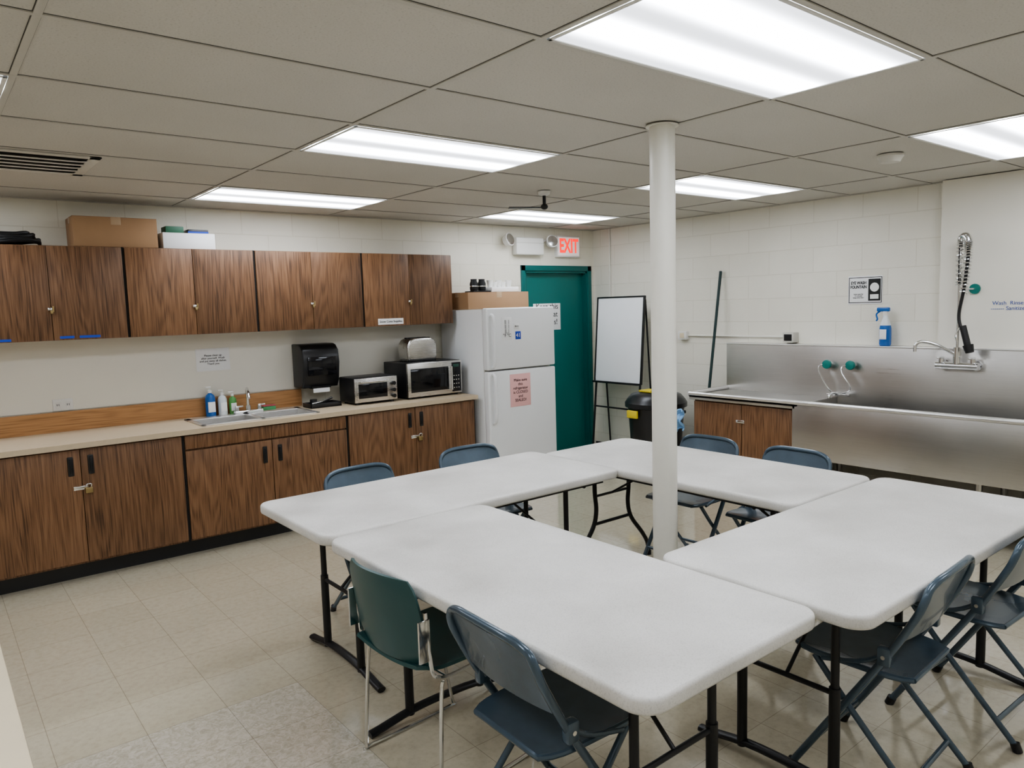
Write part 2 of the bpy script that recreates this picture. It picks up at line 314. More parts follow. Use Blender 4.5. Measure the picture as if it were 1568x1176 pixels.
o=O('wall_back'); o.box(DX1+fw,XB+.1,YA,YA+.2,0,CEIL+.05,M_wallA); o.done(False)
o=O('wall_back'); o.box(DX0-fw,DX1+fw,YA,YA+.2,DZ+fw,CEIL+.05,M_wallA); o.done(False)
o=O('wall_right'); o.box(XB,XB+.2,YB,YA,0,CEIL+.05,M_wallB); o.box(XB-.10,XB,YB,2.23,0,CEIL,M_smooth); o.done(False)
o=O('wall_left'); o.box(XL-.2,XL,YB,YA,0,CEIL+.05,M_wallB); o.done(False)
o=O('wall_front'); o.box(XL,XB,YB-.2,YB,0,CEIL+.05,M_wallA); o.done(False)
o=O('baseboard_right'); o.box(XB-.006,XB,4.0,YA,0,.1,M_blackpl,.002); o.done()
o=O('door_1')
o.box(DX0,DX1,YA+.06,YA+.10,.01,DZ,M_teal)
o.box(DX0-fw,DX0,YA-.015,YA+.12,0,DZ+fw,M_tealf,.003); o.box(DX1,DX1+fw,YA-.015,YA+.12,0,DZ+fw,M_tealf,.003); o.box(DX0-fw,DX1+fw,YA-.015,YA+.12,DZ,DZ+fw,M_tealf,.003)
o.box(DX0,DX0+.02,YA+.0,YA+.06,0,DZ,M_tealf); o.box(DX1-.02,DX1,YA+.0,YA+.06,0,DZ,M_tealf); o.box(DX0,DX1,YA,YA+.06,DZ-.02,DZ,M_tealf)
o.cyl((4.95,YA+.06,.98),(4.95,YA+.02,.98),.025,M_chrome); o.sph((4.95,YA+.0,.98),.03,M_chrome)
o.done()
def paper(name,face,cx,cy,w,h,z,mat,t=.002):
    o=O(name)
    if face=='A': o.box(cx-w/2,cx+w/2,cy-t,cy,z-h/2,z+h/2,mat,.0006)
    else: o.box(cx-t,cx,cy-w/2,cy+w/2,z-h/2,z+h/2,mat,.0006)
    return o
o=paper('paper_door_sign','A',5.20,YA+.059,.38,.28,R(-.115),M_paper); p=o.done()
text(p,"Keep this\nclosed at\nall times!",.082,(5.20,YA+.0555,R(-.09)),'A',M_ink)
# ------------------------------------------------------------------ ceiling lights
for x0 in (-.897,1.542,3.980):
    for y0 in (-.706,1.1234,2.9522,4.781):
        w,d=1.2192-.024,.6096-.024
        cx,cy=x0+.6096,y0+.3048
        o=O('fluorescent_ceiling_light',(cx,cy,CEIL))
        o.box(-w/2,w/2,-d/2,d/2,0,.005,M_lens)
        f=.014
        for (a,b_,c,e) in ((-w/2,w/2,-d/2,-d/2+f),(-w/2,w/2,d/2-f,d/2),(-w/2,-w/2+f,-d/2,d/2),(w/2-f,w/2,-d/2,d/2)):
            o.box(a,b_,c,e,-.003,.004,M_whitepl,.001)
        o.done()
# vent: shallow frame, flat dark sheet painting the shade between louvres, low curved louvres
o=O('ceiling_air_vent',(.55,4.475,CEIL)); w=.25;d=.28
for q in ((-w,w,-d,-d+.045),(-w,w,d-.045,d),(-w,-w+.05,-d,d),(w-.05,w,-d,d)): o.box(*q,-.004,.002,M_vent,.001)
o.box(-w+.01,w-.01,-d+.01,d-.01,-.0015,.004,M_dark)
for k in range(5):
    y=-d+.095+k*.092
    o.tube([(-w+.05,y+.03,-.003),(-w+.09,y+.008,-.009),(0,y,-.011),(w-.09,y+.008,-.009),(w-.05,y+.03,-.003)],.014,M_vent,seg=8,n=4,flat=.35)
o.done()
o=O('smoke_detector',(4.4,1.99,CEIL)); o.lathe([(.03,-.045),(.05,-.042),(.062,-.02),(.07,-.012),(.07,0)],(0,0,0),M_vent); o.done()
o=O('ceiling_mounted_bracket',(3.506,3.95,CEIL)); o.lathe([(.02,-.03),(.04,-.02),(.045,0)],(0,0,0),M_whitepl)
o.cyl((0,0,-.02),(0,0,-.11),.012,M_black); o.sph((0,0,-.105),.026,M_black,(1,1,.8))
A=Matrix.Rotation(math.radians(146),4,'Z')
o.prism([(0,-.012),(.25,-.035),(.25,.035),(0,.012)],-.112,-.106,M_black,M=A)
o.done()
# column
o=O('support_column',(2.71,2.24,0)); o.lathe([(.075,0),(.075,.012),(.058,.016),(.058,CEIL-.006),(.074,CEIL-.006),(.074,CEIL-.001)],(0,0,0),M_col,32); o.done()
# ------------------------------------------------------------------ upper cabinets
UF=5.49; z0,z1=R(-.128),R(.472)
o=O('upper_kitchen_cabinets')
xe=3.752
o.box(xe-.876*6,xe,UF+.02,YA-.001,z0,z1,M_wood)
for k in range(6):
    a=xe-.876*(k+1); b_=xe-.876*k; m=(a+b_)/2
    o.box(b_-.007 if k else b_-.001,b_+.007 if k else b_,UF+.01,UF+.03,z0+.001,z1-.001,M_dark)
    o.box(a+.009,m-.0015,UF,UF+.02,z0,z1-.004,M_wood,.002); o.box(m+.0015,b_-(.009 if k else .001),UF,UF+.02,z0,z1-.004,M_wood,.002)
    zz=z0+.20
    o.box(m-.020,m+.010,UF-.010,UF,zz-.009,zz+.009,M_chrome,.003); o.cyl((m+.010,UF-.012,zz-.018),(m+.010,UF-.012,zz+.018),.0055,M_brass,seg=10)
    o.box(m-.007,m+.008,UF-.018,UF-.009,zz-.030,zz-.010,M_brass,.002)
up=o.done()
o=O('shelf_label'); o.box(3.0,3.24,UF-.003,UF-.0005,z0+.012,z0+.062,M_paper); p=o.done(); text(p,"Snow Cone Supplies",.026,(3.12,UF-.0045,z0+.037),'A',M_ink)
o=O('blue_tape_strips'); o.box(.72,.80,UF-.002,UF-.0004,z0+.01,z0+.026,M_bluetape); o.box(.83,.95,UF-.002,UF-.0004,z0+.01,z0+.026,M_bluetape); o.box(.36,.46,UF-.002,UF-.0004,z0+.005,z0+.02,M_bluetape); o.done()
o=O('backsplash_panel'); o.box(XL+.01,3.755,YA-.008,YA-.0005,R(-.61),z0-.001,M_smooth); o.done(False)
# ------------------------------------------------------------------ base cabinets
CT=R(-.751); CF=5.19
o=O('base_kitchen_cabinets')
edges=[3.745,2.53,1.335,.12,-1.095,-2.31]
o.box(-2.31,3.745,CF+.02,YA-.012,.10,CT-.175,M_wood)
o.box(-2.31,3.745,CF+.02,CF+.05,CT-.18,CT-.036,M_wood); o.box(3.725,3.745,CF+.02,YA-.012,CT-.18,CT-.036,M_wood)
o.box(-2.31,3.745,CF+.07,YA-.012,0,.10,M_blackpl)
dt=CT-.045
def pull(x,z):
    o.box(x-.016,x+.016,CF-.008,CF,z-.06,z+.06,M_blackpl,.004); o.box(x-.006,x+.006,CF-.014,CF-.006,z-.045,z+.045,M_black,.003)
for k in range(5):
    b_,a=edges[k],edges[k+1]; m=(a+b_)/2; top=dt
    o.box(b_-.010,b_-(0 if k==0 else -.006),CF+.008,CF+.03,.10,dt,M_dark)
    if k==1:
        top=R(-.90)
        o.box(a+.008,m+.0,CF,CF+.02,top+.012,dt,M_wood,.002); o.box(m+.002,b_-.012,CF,CF+.02,top+.012,dt,M_wood,.002)
    o.box(a+.008,m-.002,CF,CF+.02,.115,top,M_wood,.002); o.box(m+.002,b_-.012,CF,CF+.02,.115,top,M_wood,.002)
    pull(m-.055,top-.10); pull(m+.055,top-.10)
    if k!=1:
        zz=top-.24
        o.box(m-.05,m+.03,CF-.006,CF,zz-.012,zz+.012,M_chrome,.002); o.tube([(m+.02,CF-.012,zz-.0),(m+.02,CF-.02,zz+.02),(m+.045,CF-.02,zz+.02),(m+.045,CF-.012,zz)],.004,M_chrome,n=4)
        o.box(m+.012,m+.052,CF-.024,CF-.008,zz-.035,zz+.0,M_brass,.003)
o.done()
SX0,SX1,SY0,SY1=1.47,2.33,5.23,5.66
o=O('kitchen_countertop')
yf=5.155
for q in ((-2.31,SX0+.02,yf,YA-.01),(SX1-.02,3.755,yf,YA-.01),(SX0+.02,SX1-.02,yf,SY0+.02),(SX0+.02,SX1-.02,SY1-.02,YA-.01)):
    o.box(*q,CT-.034,CT,M_counter)
o.done(False)
o=O('trim_1'); o.box(-2.31,2.42,YA-.030,YA-.009,CT,CT+.135,M_oak,.002); o.done(False)
def basin(o,x0,x1,y0,y1,zt,zb,mat,t=.004):
    o.box(x0,x0+t,y0,y1,zb,zt,mat); o.box(x1-t,x1,y0,y1,zb,zt,mat); o.box(x0,x1,y0,y0+t,zb,zt,mat); o.box(x0,x1,y1-t,y1,zb,zt,mat); o.box(x0,x1,y0,y1,zb-t,zb,mat)
    o.cyl(((x0+x1)/2,(y0+y1)/2,zb),((x0+x1)/2,(y0+y1)/2,zb+.004),.045,M_chrome); o.cyl(((x0+x1)/2,(y0+y1)/2,zb+.003),((x0+x1)/2,(y0+y1)/2,zb+.006),.025,M_dark)
o=O('double_bowl_sink')
mx=(SX0+SX1)/2
bx=[(SX0+.035,mx-.018),(mx+.018,SX1-.035)]; by0,by1=SY0+.035,SY1-.09
for a,b_ in bx: basin(o,a,b_,by0,by1,CT+.002,CT-.15,M_steelx)
o.box(SX0,SX1,SY0,by0+.002,CT,CT+.008,M_steelx,.003); o.box(SX0,SX1,by1-.002,SY1,CT,CT+.008,M_steelx,.003)
o.box(SX0,bx[0][0]+.002,SY0,SY1,CT,CT+.008,M_steelx,.003); o.box(bx[1][1]-.002,SX1,SY0,SY1,CT,CT+.008,M_steelx,.003); o.box(bx[0][1]-.002,bx[1][0]+.002,SY0,SY1,CT,CT+.008,M_steelx,.003)
o.done()
o=O('kitchen_faucet'); fx,fy=1.93,SY1-.035; zc=CT+.008
o.box(fx-.11,fx+.11,fy-.022,fy+.022,zc,zc+.022,M_chrome,.008)
o.cyl((fx,fy,zc+.02),(fx,fy,zc+.06),.017,M_chrome)
o.tube([(fx,fy,zc+.05),(fx,fy,zc+.14),(fx-.02,fy-.05,zc+.19),(fx-.04,fy-.13,zc+.17),(fx-.05,fy-.17,zc+.13)],.011,M_chrome,n=6)
for sx in (-.085,.085):
    o.cyl((fx+sx,fy,zc+.02),(fx+sx,fy,zc+.05),.015,M_chrome); o.box(fx+sx-.012,fx+sx+.045,fy-.007,fy+.007,zc+.048,zc+.06,M_chrome,.003)
o.done()
def bottle(name,x,y,z,h,r,mat,capm,pump=True):
    o=O(name,(x,y,z)); o.lathe([(r*.95,0),(r,.01),(r,h*.62),(r*.8,h*.72),(r*.35,h*.78),(r*.35,h*.84)],(0,0,0),mat,20)
    o.lathe([(r*.42,h*.80),(r*.42,h*.88),(r*.2,h*.9)],(0,0,0),capm,16)
    if pump: o.cyl((0,0,h*.88),(0,0,h),.004,capm,seg=8); o.box(-.03,.01,-.008,.008,h*.97,h*1.02,capm,.003)
    o.box(-r*.7,r*.7,-r*1.03,-r*.7,h*.15,h*.5,M_paper,.002)
    return o.done()
bottle('dish_soap_bottle',1.68,5.715,CT+.001,.22,.036,M_blue,M_whitepl)
bottle('hand_soap_bottle',1.77,5.72,CT+.001,.19,.033,M_clear,M_whitepl)
bottle('green_soap_bottle',1.845,5.715,CT+.001,.17,.028,simple('green_soap',(.12,.35,.10),.3),M_whitepl)
o=O('dish_sponge',(2.12,5.715,CT+.001)); o.box(-.05,.05,-.025,.025,0,.03,simple('sponge_green',(.1,.35,.15),.95,bump=.8,nscale=80),.006); o.box(-.05,.05,-.025,.025,.03,.04,simple('sponge_pad',(.45,.1,.12),.95,nscale=80),.004); o.done()
# wall items
o=paper('paper_notice','A',1.745,YA-.0085,.25,.17,R(-.33),M_paper); p=o.done(); text(p,"Please clean up\nafter yourself. Wash\nand put away all dishes.\nThank you",.021,(1.745,YA-.0115,R(-.33)),'A',M_ink)
o=O('electrical_outlet'); z=R(-.57); o.box(.68,.80,YA-.014,YA-.0085,z-.04,z+.04,M_whitepl,.003)
for dx in (-.03,.03):
    o.box(.74+dx-.014,.74+dx+.014,YA-.017,YA-.013,z-.02,z+.02,M_whitepl,.004); o.box(.74+dx-.007,.74+dx-.004,YA-.018,YA-.016,z-.006,z+.008,M_dark); o.box(.74+dx+.004,.74+dx+.007,YA-.018,YA-.016,z-.006,z+.008,M_dark)
o.done()
o=O('paper_towel_dispenser'); zt,zb=R(-.25),R(-.60)
pts=[(YA-.009,zb),(5.62,zb),(5.59,zb+.05),(5.565,zb+.2),(5.58,zt-.05),(5.62,zt-.01),(5.66,zt),(YA-.009,zt)]
Mx=Matrix(((0,0,1,0),(1,0,0,0),(0,1,0,0),(0,0,0,1)))
o.prism(pts,2.365,2.675,M_blackpl,.012,3,M=Mx); o.box(2.40,2.64,5.558,5.575,zb+.10,zb+.25,M_glass,.004); o.box(2.44,2.60,5.60,5.74,zb-.006,zb+.01,M_dark); o.box(2.45,2.59,5.60,5.602,zb-.04,zb,M_paper); o.done()
o=O('utensil_tray',(2.50,5.56,CT+.001)); o.box(-.13,.13,-.08,.08,0,.012,M_blackpl,.004)
for q in ((-.13,.13,-.08,-.072),(-.13,.13,.072,.08),(-.13,-.122,-.08,.08),(.122,.13,-.08,.08)): o.box(*q,0,.035,M_blackpl,.002)
o.tube([(-.1,-.02,.03),(0,0,.04),(.1,.03,.06)],.010,M_chrome,n=4); o.cyl((-.06,.03,.012),(-.06,.03,.06),.028,M_black); o.done()
def appl(name,x0,x1,y0,y1,z0,z1,kind):
    o=O(name,((x0+x1)/2,(y0+y1)/2,z0)); w=(x1-x0)/2; d=(y1-y0)/2; h=z1-z0
    for sx in (-1,1):
        for sy in (-1,1): o.cyl((sx*(w-.04),sy*(d-.04),0),(sx*(w-.04),sy*(d-.04),.015),.014,M_blackpl,seg=10)
    if kind=='oven':
        o.box(-w,w,-d+.012,d,.014,h,M_black,.012); o.box(-w+.004,w-.004,-d+.006,-d+.02,.018,h-.006,M_steelt,.004)
        r=w-.085
        o.box(-w+.02,r,-d,-d+.012,.035,h-.02,M_steelt,.003); o.box(-w+.035,r-.015,-d-.003,-d+.005,.05,h-.05,M_glass,.002)
        o.tube([(-w+.04,-d,h-.034),(-w+.04,-d-.025,h-.034),(r-.02,-d-.025,h-.034),(r-.02,-d,h-.034)],.006,M_chrome)
        for zz in (.05,.10,.155): o.cyl((w-.04,-d+.008,zz),(w-.04,-d-.014,zz),.016,M_blackpl)
    else:
        o.box(-w,w,-d+.02,d,.014,h,M_black,.006); o.box(-w,w,-d,-d+.022,.016,h-.002,M_steelt,.004)
        o.box(-w+.03,w-.14,-d-.004,-d+.004,.055,h-.05,M_glass,.003); o.box(w-.105,w-.012,-d-.003,-d+.004,.03,h-.02,M_glass,.002)
        o.box(w-.09,w-.03,-d-.004,-d,h-.06,h-.035,simple('lcd',(.02,.08,.06),.3),.001)
        for i in range(4):
            for j in range(3): o.box(w-.09+j*.024,w-.080+j*.024,-d-.005,-d-.002,.06+i*.035,.068+i*.035,M_bar,.001)
        o.cyl((w-.122,-d-.025,.05),(w-.122,-d-.025,h-.05),.007,M_chrome); 
        for zz in (.06,h-.06): o.cyl((w-.122,-d,zz),(w-.122,-d-.025,zz),.006,M_chrome,seg=8)
    return o.done()
appl('toaster_oven',2.69,3.085,5.36,5.64,CT+.001,CT+.22,'oven')
appl('microwave_oven',3.17,3.72,5.34,5.74,CT+.001,CT+.305,'mw')
o=O('toaster',(3.40,5.54,CT+.306)); 
o.prism([(-.15+.01,.0),(-.15,.06),(-.145,.14),(-.12,.18),(-.08,.195),(.08,.195),(.12,.18),(.145,.14),(.15,.06),(.14,.0)],-.085,.085,M_steelt,.02,4,M=Matrix(((1,0,0,0),(0,0,-1,0),(0,1,0,.008),(0,0,0,1))))
o.box(-.14,.14,-.08,.08,0,.022,M_blackpl,.005); o.box(-.10,.10,-.045,-.015,.198,.206,M_dark); o.box(-.10,.10,.015,.045,.198,.206,M_dark)
o.box(.145,.175,-.02,.02,.11,.125,M_blackpl,.004); o.cyl((.14,.0,.05),(.165,0,.05),.014,M_blackpl); o.done()
ZC=z1+.001
def carton(name,x0,x1,y0,y1,z0,z1,mat=M_card,tape=True):
    o=O(name,((x0+x1)/2,(y0+y1)/2,z0)); w=(x1-x0)/2;d=(y1-y0)/2;h=z1-z0
    o.box(-w,w,-d,d,0,h-.003,mat,.003)
    o.box(-w,w,-d,-.002,h-.003,h,mat,.001); o.box(-w,w,.002,d,h-.003,h,mat,.001)
    if tape: o.box(-.03,.03,-d-.001,d+.001,h-.05,h+.001,M_tape,.0005); o.box(-w-.001,w+.001,-.025,.025,h-.04,h+.001,M_tape,.0005)
    return o
carton('cardboard_box',.85,1.355,5.52,5.78,ZC,ZC+.195).done()
o=carton('white_storage_box',1.39,1.74,5.53,5.76,ZC,ZC+.11,M_paper,False); o.box(-.15,-.03,-.10,.02,.11,.155,M_greenpl,.004); o.box(0,.14,-.09,.03,.11,.14,M_blackpl,.004); o.box(.0,.14,-.091,-.088,.112,.125,M_bluetape); o.done()
o=O('coiled_cable_bundle',(.50,5.60,ZC))
for k in range(6):
    pts=[( (.17-.01*k)*math.cos(a*math.pi/12)+.01*math.sin(k*2),(.07-.004*k)*math.sin(a*math.pi/12),.022+.010*k+.008*math.sin(a*.7+k)) for a in range(25)]
    o.tube(pts,.012,M_black,seg=8)
o.box(-.10,.06,-.04,.04,.02,.085,M_blackpl,.015); o.done()
# ------------------------------------------------------------------ fridge
FX0,FX1,FY=3.795,4.57,5.05; FZ=R(-.005)
o=O('refrigerator')
o.box(FX0+.003,FX1-.003,FY+.075,5.76,.03,FZ-.01,M_white,.006); o.box(FX0+.03,FX1-.03,FY+.05,5.7,0,.06,M_dark)
sp=R(-.545)
o.box(FX0,FX1,FY,FY+.068,sp+.006,FZ,M_white,.014,seg=4); o.box(FX0,FX1,FY,FY+.068,.10,sp-.006,M_white,.014,seg=4)
o.box(FX0+.01,FX1-.01,FY+.066,FY+.078,.1,FZ-.01,M_bar)
o.box(FX0+.02,FX1-.02,FY+.02,FY+.07,.02,.09,M_bar,.004)
for a,b_ in ((sp+.03,FZ-.06),(.62,sp-.03)):
    o.tube([(FX0+.045,FY+.0,a),(FX0+.045,FY-.035,a+.03),(FX0+.045,FY-.04,(a+b_)/2),(FX0+.045,FY-.035,b_-.03),(FX0+.045,FY,b_)],.014,M_white,n=5)
fr=o.done()
o=paper('fridge_temperature_log','A',4.01,FY-.0005,.11,.20,R(-.187),M_paper); p=o.done(); text(p,"||  |\n||  |\n||_|\n°F °C",.04,(4.01,FY-.004,R(-.187)),'A',M_ink)
o=paper('blue_fridge_magnet','A',4.135,FY-.0005,.06,.07,R(-.25),M_bluetape); p=o.done(); text(p,"41",.05,(4.135,FY-.004,R(-.25)),'A',M_paper)
o=paper('small_fridge_note','A',4.12,FY-.0005,.06,.05,R(-.17),M_paper); p=o.done(); text(p,"38-41",.02,(4.12,FY-.004,R(-.17)),'A',M_ink)
o=paper('pink_fridge_sign','A',4.145,FY-.0005,.235,.29,R(-.735),M_pink); p=o.done(); text(p,"Make sure\nthis\nrefrigerator\nis CLOSED\nand\nSEALED!",.036,(4.145,FY-.004,R(-.735)),'A',M_ink)
o=carton('cardboard_box',3.83,4.53,5.36,5.70,FZ-.006,FZ+.145); p=o.done()
o=O('coffee_maker',(4.06,5.52,FZ+.147)); o.box(-.10,.10,-.07,.07,0,.012,M_blackpl,.004); 
for x in (-.045,.045): o.lathe([(.034,.012),(.038,.03),(.038,.08),(.028,.105),(.03,.12)],(x,0,0),M_black,18); o.lathe([(.039,.05),(.0395,.055),(.039,.06)],(x,0,0),M_chrome,18)
o.done()
o=O('stack_of_cups',(4.32,5.52,FZ+.147)); o.box(-.16,.16,-.08,.08,0,.045,M_paper,.004)
for i,x in enumerate((-.12,-.07,-.02,.03,.10)): o.lathe([(.022,.045),(.032,.11-.015*(i%2)),(.03,.11-.015*(i%2))],(x,0,0),M_whitepl,16)
o.done()
# ------------------------------------------------------------------ wall top signs
o=O('exit_sign'); z=R(.613); o.box(5.27,5.60,YA-.045,YA-.001,z-.11,z+.11,M_whitepl,.006); o.box(5.285,5.585,YA-.048,YA-.044,z-.095,z+.095,M_exit,.002); p=o.done()
t=text(p,"EXIT",.20,(5.435,YA-.0495,z),'A',M_red,extra=.006); t.scale=(.66,1,1)
o=O('emergency_light'); z=R(.60); o.box(4.70,5.06,YA-.08,YA-.001,z-.085,z+.085,M_whitepl,.012); o.box(4.70,5.06,YA-.083,YA-.079,z+.03,z+.034,M_bar)
for x,sg in ((4.59,-1),(5.16,1)):
    o.tube([(x-sg*.1,YA-.04,z+.05),(x-sg*.03,YA-.04,z+.07),(x,YA-.05,z+.05)],.01,M_whitepl,n=3)
    A=Matrix.Translation((x,YA-.08,z+.05))@Matrix.Rotation(math.radians(75),4,'X')@Matrix.Rotation(math.radians(-15*sg),4,'Y')
    o.lathe([(.02,-.05),(.05,-.03),(.065,.02),(.065,.03)],(0,0,0),M_whitepl,24,M=A); o.lathe([(.058,.028),(.055,.036),(.02,.04)],(0,0,0),M_chrome,24,M=A)
o.done()
# ------------------------------------------------------------------ whiteboard easel, conduit, mop, bin
o=O('whiteboard_easel')
def wx(z): return 5.585+(z-.79)*.08
y0,y1=4.915,5.545; zb,zt=R(-.80),R(.065)
th=Matrix.Rotation(math.radians(4.6),4,'Y')
A=Matrix.Translation((wx(zb),0,zb))@th
hh=(zt-zb)
o.box(-.006,.006,y0,y1,0,hh,M_board,M=A)
for q in ((y0-.012,y0+.006,-.012,hh+.012),(y1-.006,y1+.012,-.012,hh+.012)): o.box(-.012,.012,q[0],q[1],q[2],q[3],M_black,.002,M=A)
o.box(-.012,.012,y0,y1,hh-.004,hh+.012,M_black,.002,M=A); o.box(-.05,.012,y0,y1,-.02,.0,M_black,.003,M=A)
for y in (y0+.01,y1-.01):
    o.cyl((wx(0)-.01,y,0),(wx(zt)+.02,y,zt),.011,M_black); o.cyl((5.80,y,0.012),(wx(zt)+.025,y,zt-.03),.009,M_black)
o.cyl((wx(.55)+.0,y0,.55),(wx(.55)+.0,y1,.55),.009,M_black); o.done()
o=O('electrical_conduit'); o.cyl((XB-.013,5.54,R(.0)),(XB-.013,5.54,CEIL-.003),.009,M_col); zc=R(-.325)
o.cyl((XB-.013,3.46,zc),(XB-.013,4.55,zc),.009,M_col)
o.box(XB-.045,XB-.001,4.515,4.615,zc-.04,zc+.04,M_whitepl,.004); o.box(XB-.05,XB-.044,4.54,4.59,zc-.025,zc+.025,M_cream,.003)
o.box(XB-.085,XB-.001,3.37,3.47,zc-.045,zc+.04,M_bar,.004); o.box(XB-.09,XB-.083,3.385,3.455,zc-.03,zc+.025,M_dark,.002); o.done()
o=O('mop_handle'); o.cyl((5.56,4.17,.04),(5.815,4.135,R(.27)),.013,simple('dark_green_pole',(.01,.035,.035),.4)); o.box(5.44,5.62,4.07,4.27,0.0,.05,M_blackpl,.01); o.done()
o=O('trash_bin',(5.40,4.565,0)); 
o.lathe([(.21,0),(.22,.02),(.26,.62),(.265,.64),(.29,.65),(.29,.69),(.282,.70),(.27,.72),(.23,.765),(.10,.80),(.02,.805)],(0,0,0),M_blackpl,32)
for a in (0,180): o.box(.265,.315,-.05,.05,.60,.63,M_blackpl,.006,M=Matrix.Rotation(math.radians(a+90),4,'Z'))
o.box(-.295,-.275,-.02,.10,.56,.63,M_yellow,.002); o.box(-.15,.0,-.06,.08,.79,.808,M_yellow,.003); o.done()
o=O('cleaning_cloth'); 
o.surf(lambda u,v:(5.13+.03*math.sin(v*9)+.02*math.sin(u*12),4.05+.13*u,.50+.17*(1-v)+.02*math.sin(u*8)),12,10,.012,M_cloth)
cl=o.done()
o=paper('eye_wash_sign','B',XB-.001,2.81,.27,.22,R(.05),M_paper,.004)
for q in ((2.81-.13,2.81+.13,.095,.10),(2.81-.13,2.81+.13,-.10,-.095)):
    o.box(XB-.006,XB-.004,q[0],q[1],R(.05)+q[2],R(.05)+q[3],M_ink)
for yy in (2.68,2.935): o.box(XB-.006,XB-.004,yy,yy+.005,R(.05)-.10,R(.05)+.10,M_ink)
o.box(XB-.006,XB-.0045,2.69,2.785,R(.05)-.085,R(.05)+.085,M_ink); o.cyl((XB-.0065,2.737,R(.05)+.02),(XB-.0055,2.737,R(.05)+.02),.035,M_paper); o.box(XB-.0065,XB-.0055,2.705,2.77,R(.05)-.07,R(.05)-.035,M_paper)
p=o.done(); text(p,"EYE WASH\nFOUNTAIN",.032,(XB-.0065,2.862,R(.05)+.04),'B',M_ink,extra=.001).scale=(.8,1,1); text(p,"rinse eyes for\n15 minutes\nkeep area clear",.014,(XB-.0065,2.862,R(.05)-.045),'B',M_ink)
o=paper('handwritten_wall_note','B',XB-.1005,1.82,.004,.002,R(-.09),M_blueink); p=o.done(); text(p,"Wash  Rinse\n------- Sanitize",.036,(XB-.102,1.80,R(-.09)),'B',M_blueink)
# ------------------------------------------------------------------ commercial sink
RZ=R(-.785); AX=5.15; BX=5.70
o=O('stainless_commercial_sink')
ye=.45
o.box(AX,AX+.012,ye,3.02,R(-1.205),RZ,M_steel,.002)
o.tube([(AX+.004,ye,RZ),(AX+.004,3.985,RZ)],.018,M_steelx); o.tube([(AX,3.985,RZ+.002),(BX,3.985,RZ+.002)],.018,M_steelx)
o.box(AX,BX,2.98,3.985,RZ-.03,RZ-.014,M_steel); o.box(AX,AX+.02,3.0,3.985,RZ-.05,RZ,M_steel,.003)
for a,b_ in ((ye+.02,1.20),(1.25,2.95)):
    o.box(AX+.05,BX,a,b_,R(-1.19),R(-1.184),M_steel); o.box(AX+.045,AX+.05,a,b_,R(-1.19),RZ,M_steel)
    o.box(AX+.01,BX,a-.02,a,R(-1.19),RZ-.004,M_steel,.003); o.box(AX+.01,BX,b_,b_+.03,R(-1.19),RZ-.004,M_steel,.003)
    o.box(AX,AX+.05,a,b_,RZ-.005,RZ,M_steel)
    o.cyl((5.42,(a+b_)/2,R(-1.184)),(5.42,(a+b_)/2,R(-1.178)),.05,M_chrome)
o.box(BX,BX+.03,ye,3.99,R(-1.19),R(-.385),M_steel,.002)
o.box(BX-.004,XB-.102,ye,3.99,R(-.392),R(-.380),M_steelx,.003); o.box(XB-.102,XB-.001,2.235,3.99,R(-.392),R(-.380),M_steelx,.003)
o.box(BX+.03,XB-.001,3.975,3.99,RZ,R(-.385),M_steel)
for y in (.6,1.75,2.9):
    for x in (AX+.05,5.65):
        o.cyl((x,y,0),(x,y,R(-1.19)),.02,M_steel); o.cyl((x,y,0),(x,y,.04),.028,M_black)
o.box(AX+.06,BX-.02,ye+.05,2.95,.16,.18,M_dark)
o.done()
o=O('sink_side_cabinet'); o.box(AX+.05,BX-.005,3.03,3.96,.08,RZ-.055,M_wood)
o.box(AX+.03,AX+.05,3.035,3.48,.10,RZ-.065,M_wood,.002); o.box(AX+.03,AX+.05,3.485,3.955,.10,RZ-.065,M_wood,.002)
o.box(AX+.09,BX-.02,3.04,3.95,0,.08,M_dark); zz=RZ-.2
o.box(AX+.018,AX+.03,3.45,3.53,zz-.012,zz+.012,M_chrome,.003); o.done()
o=O('eye_wash_faucet'); z=R(-.53); bx=BX-.001
for y in (3.015,2.825):
    o.cyl((bx,y,z),(bx-.03,y,z),.018,M_chrome); o.lathe([(.01,0),(.034,.005),(.038,.02),(.034,.035),(.012,.04)],(0,0,0),M_knob,16,M=Matrix.Translation((bx-.03,y,z))@Matrix.Rotation(-math.pi/2,4,'Y'))
    sg=1 if y>2.9 else -1
    o.tube([(bx-.05,y,z),(bx-.07,y+.05,z-.01),(bx-.08,y+.05,z-.06),(bx-.08,y-.02,z-.18),(bx-.06,2.92-.0+sg*.03,z-.23)],.006,M_chrome,n=5,seg=8)
o.cyl((bx-.06,2.82,z-.235),(bx-.06,3.0,z-.235),.013,M_chrome); o.cyl((bx,2.87,z-.235),(bx-.06,2.87,z-.235),.013,M_chrome); o.cyl((bx,2.96,z-.235),(bx-.06,2.96,z-.235),.013,M_chrome)
o.tube([(bx-.06,2.91,z-.235),(bx-.14,2.91,z-.215),(bx-.2,2.91,z-.225),(bx-.21,2.91,z-.25)],.010,M_chrome,n=4); o.done()
o=O('pre_rinse_faucet'); z=R(-.50); y=2.06; fxx=BX-.07
for dy in (-.10,.10):
    o.cyl((BX-.001,y+dy,z),(fxx,y+dy,z),.020,M_chrome); o.cyl((BX-.001,y+dy,z),(BX-.012,y+dy,z),.036,M_chrome); o.cyl((fxx,y+dy,z+.02),(fxx,y+dy,z+.05),.019,M_chrome)
    o.box(fxx-.06,fxx+.02,y+dy-.010,y+dy+.010,z+.05,z+.062,M_chrome,.003)
o.cyl((fxx,y-.135,z),(fxx,y+.135,z),.027,M_chrome); o.cyl((fxx,y,z),(fxx,y,z+.13),.025,M_chrome)
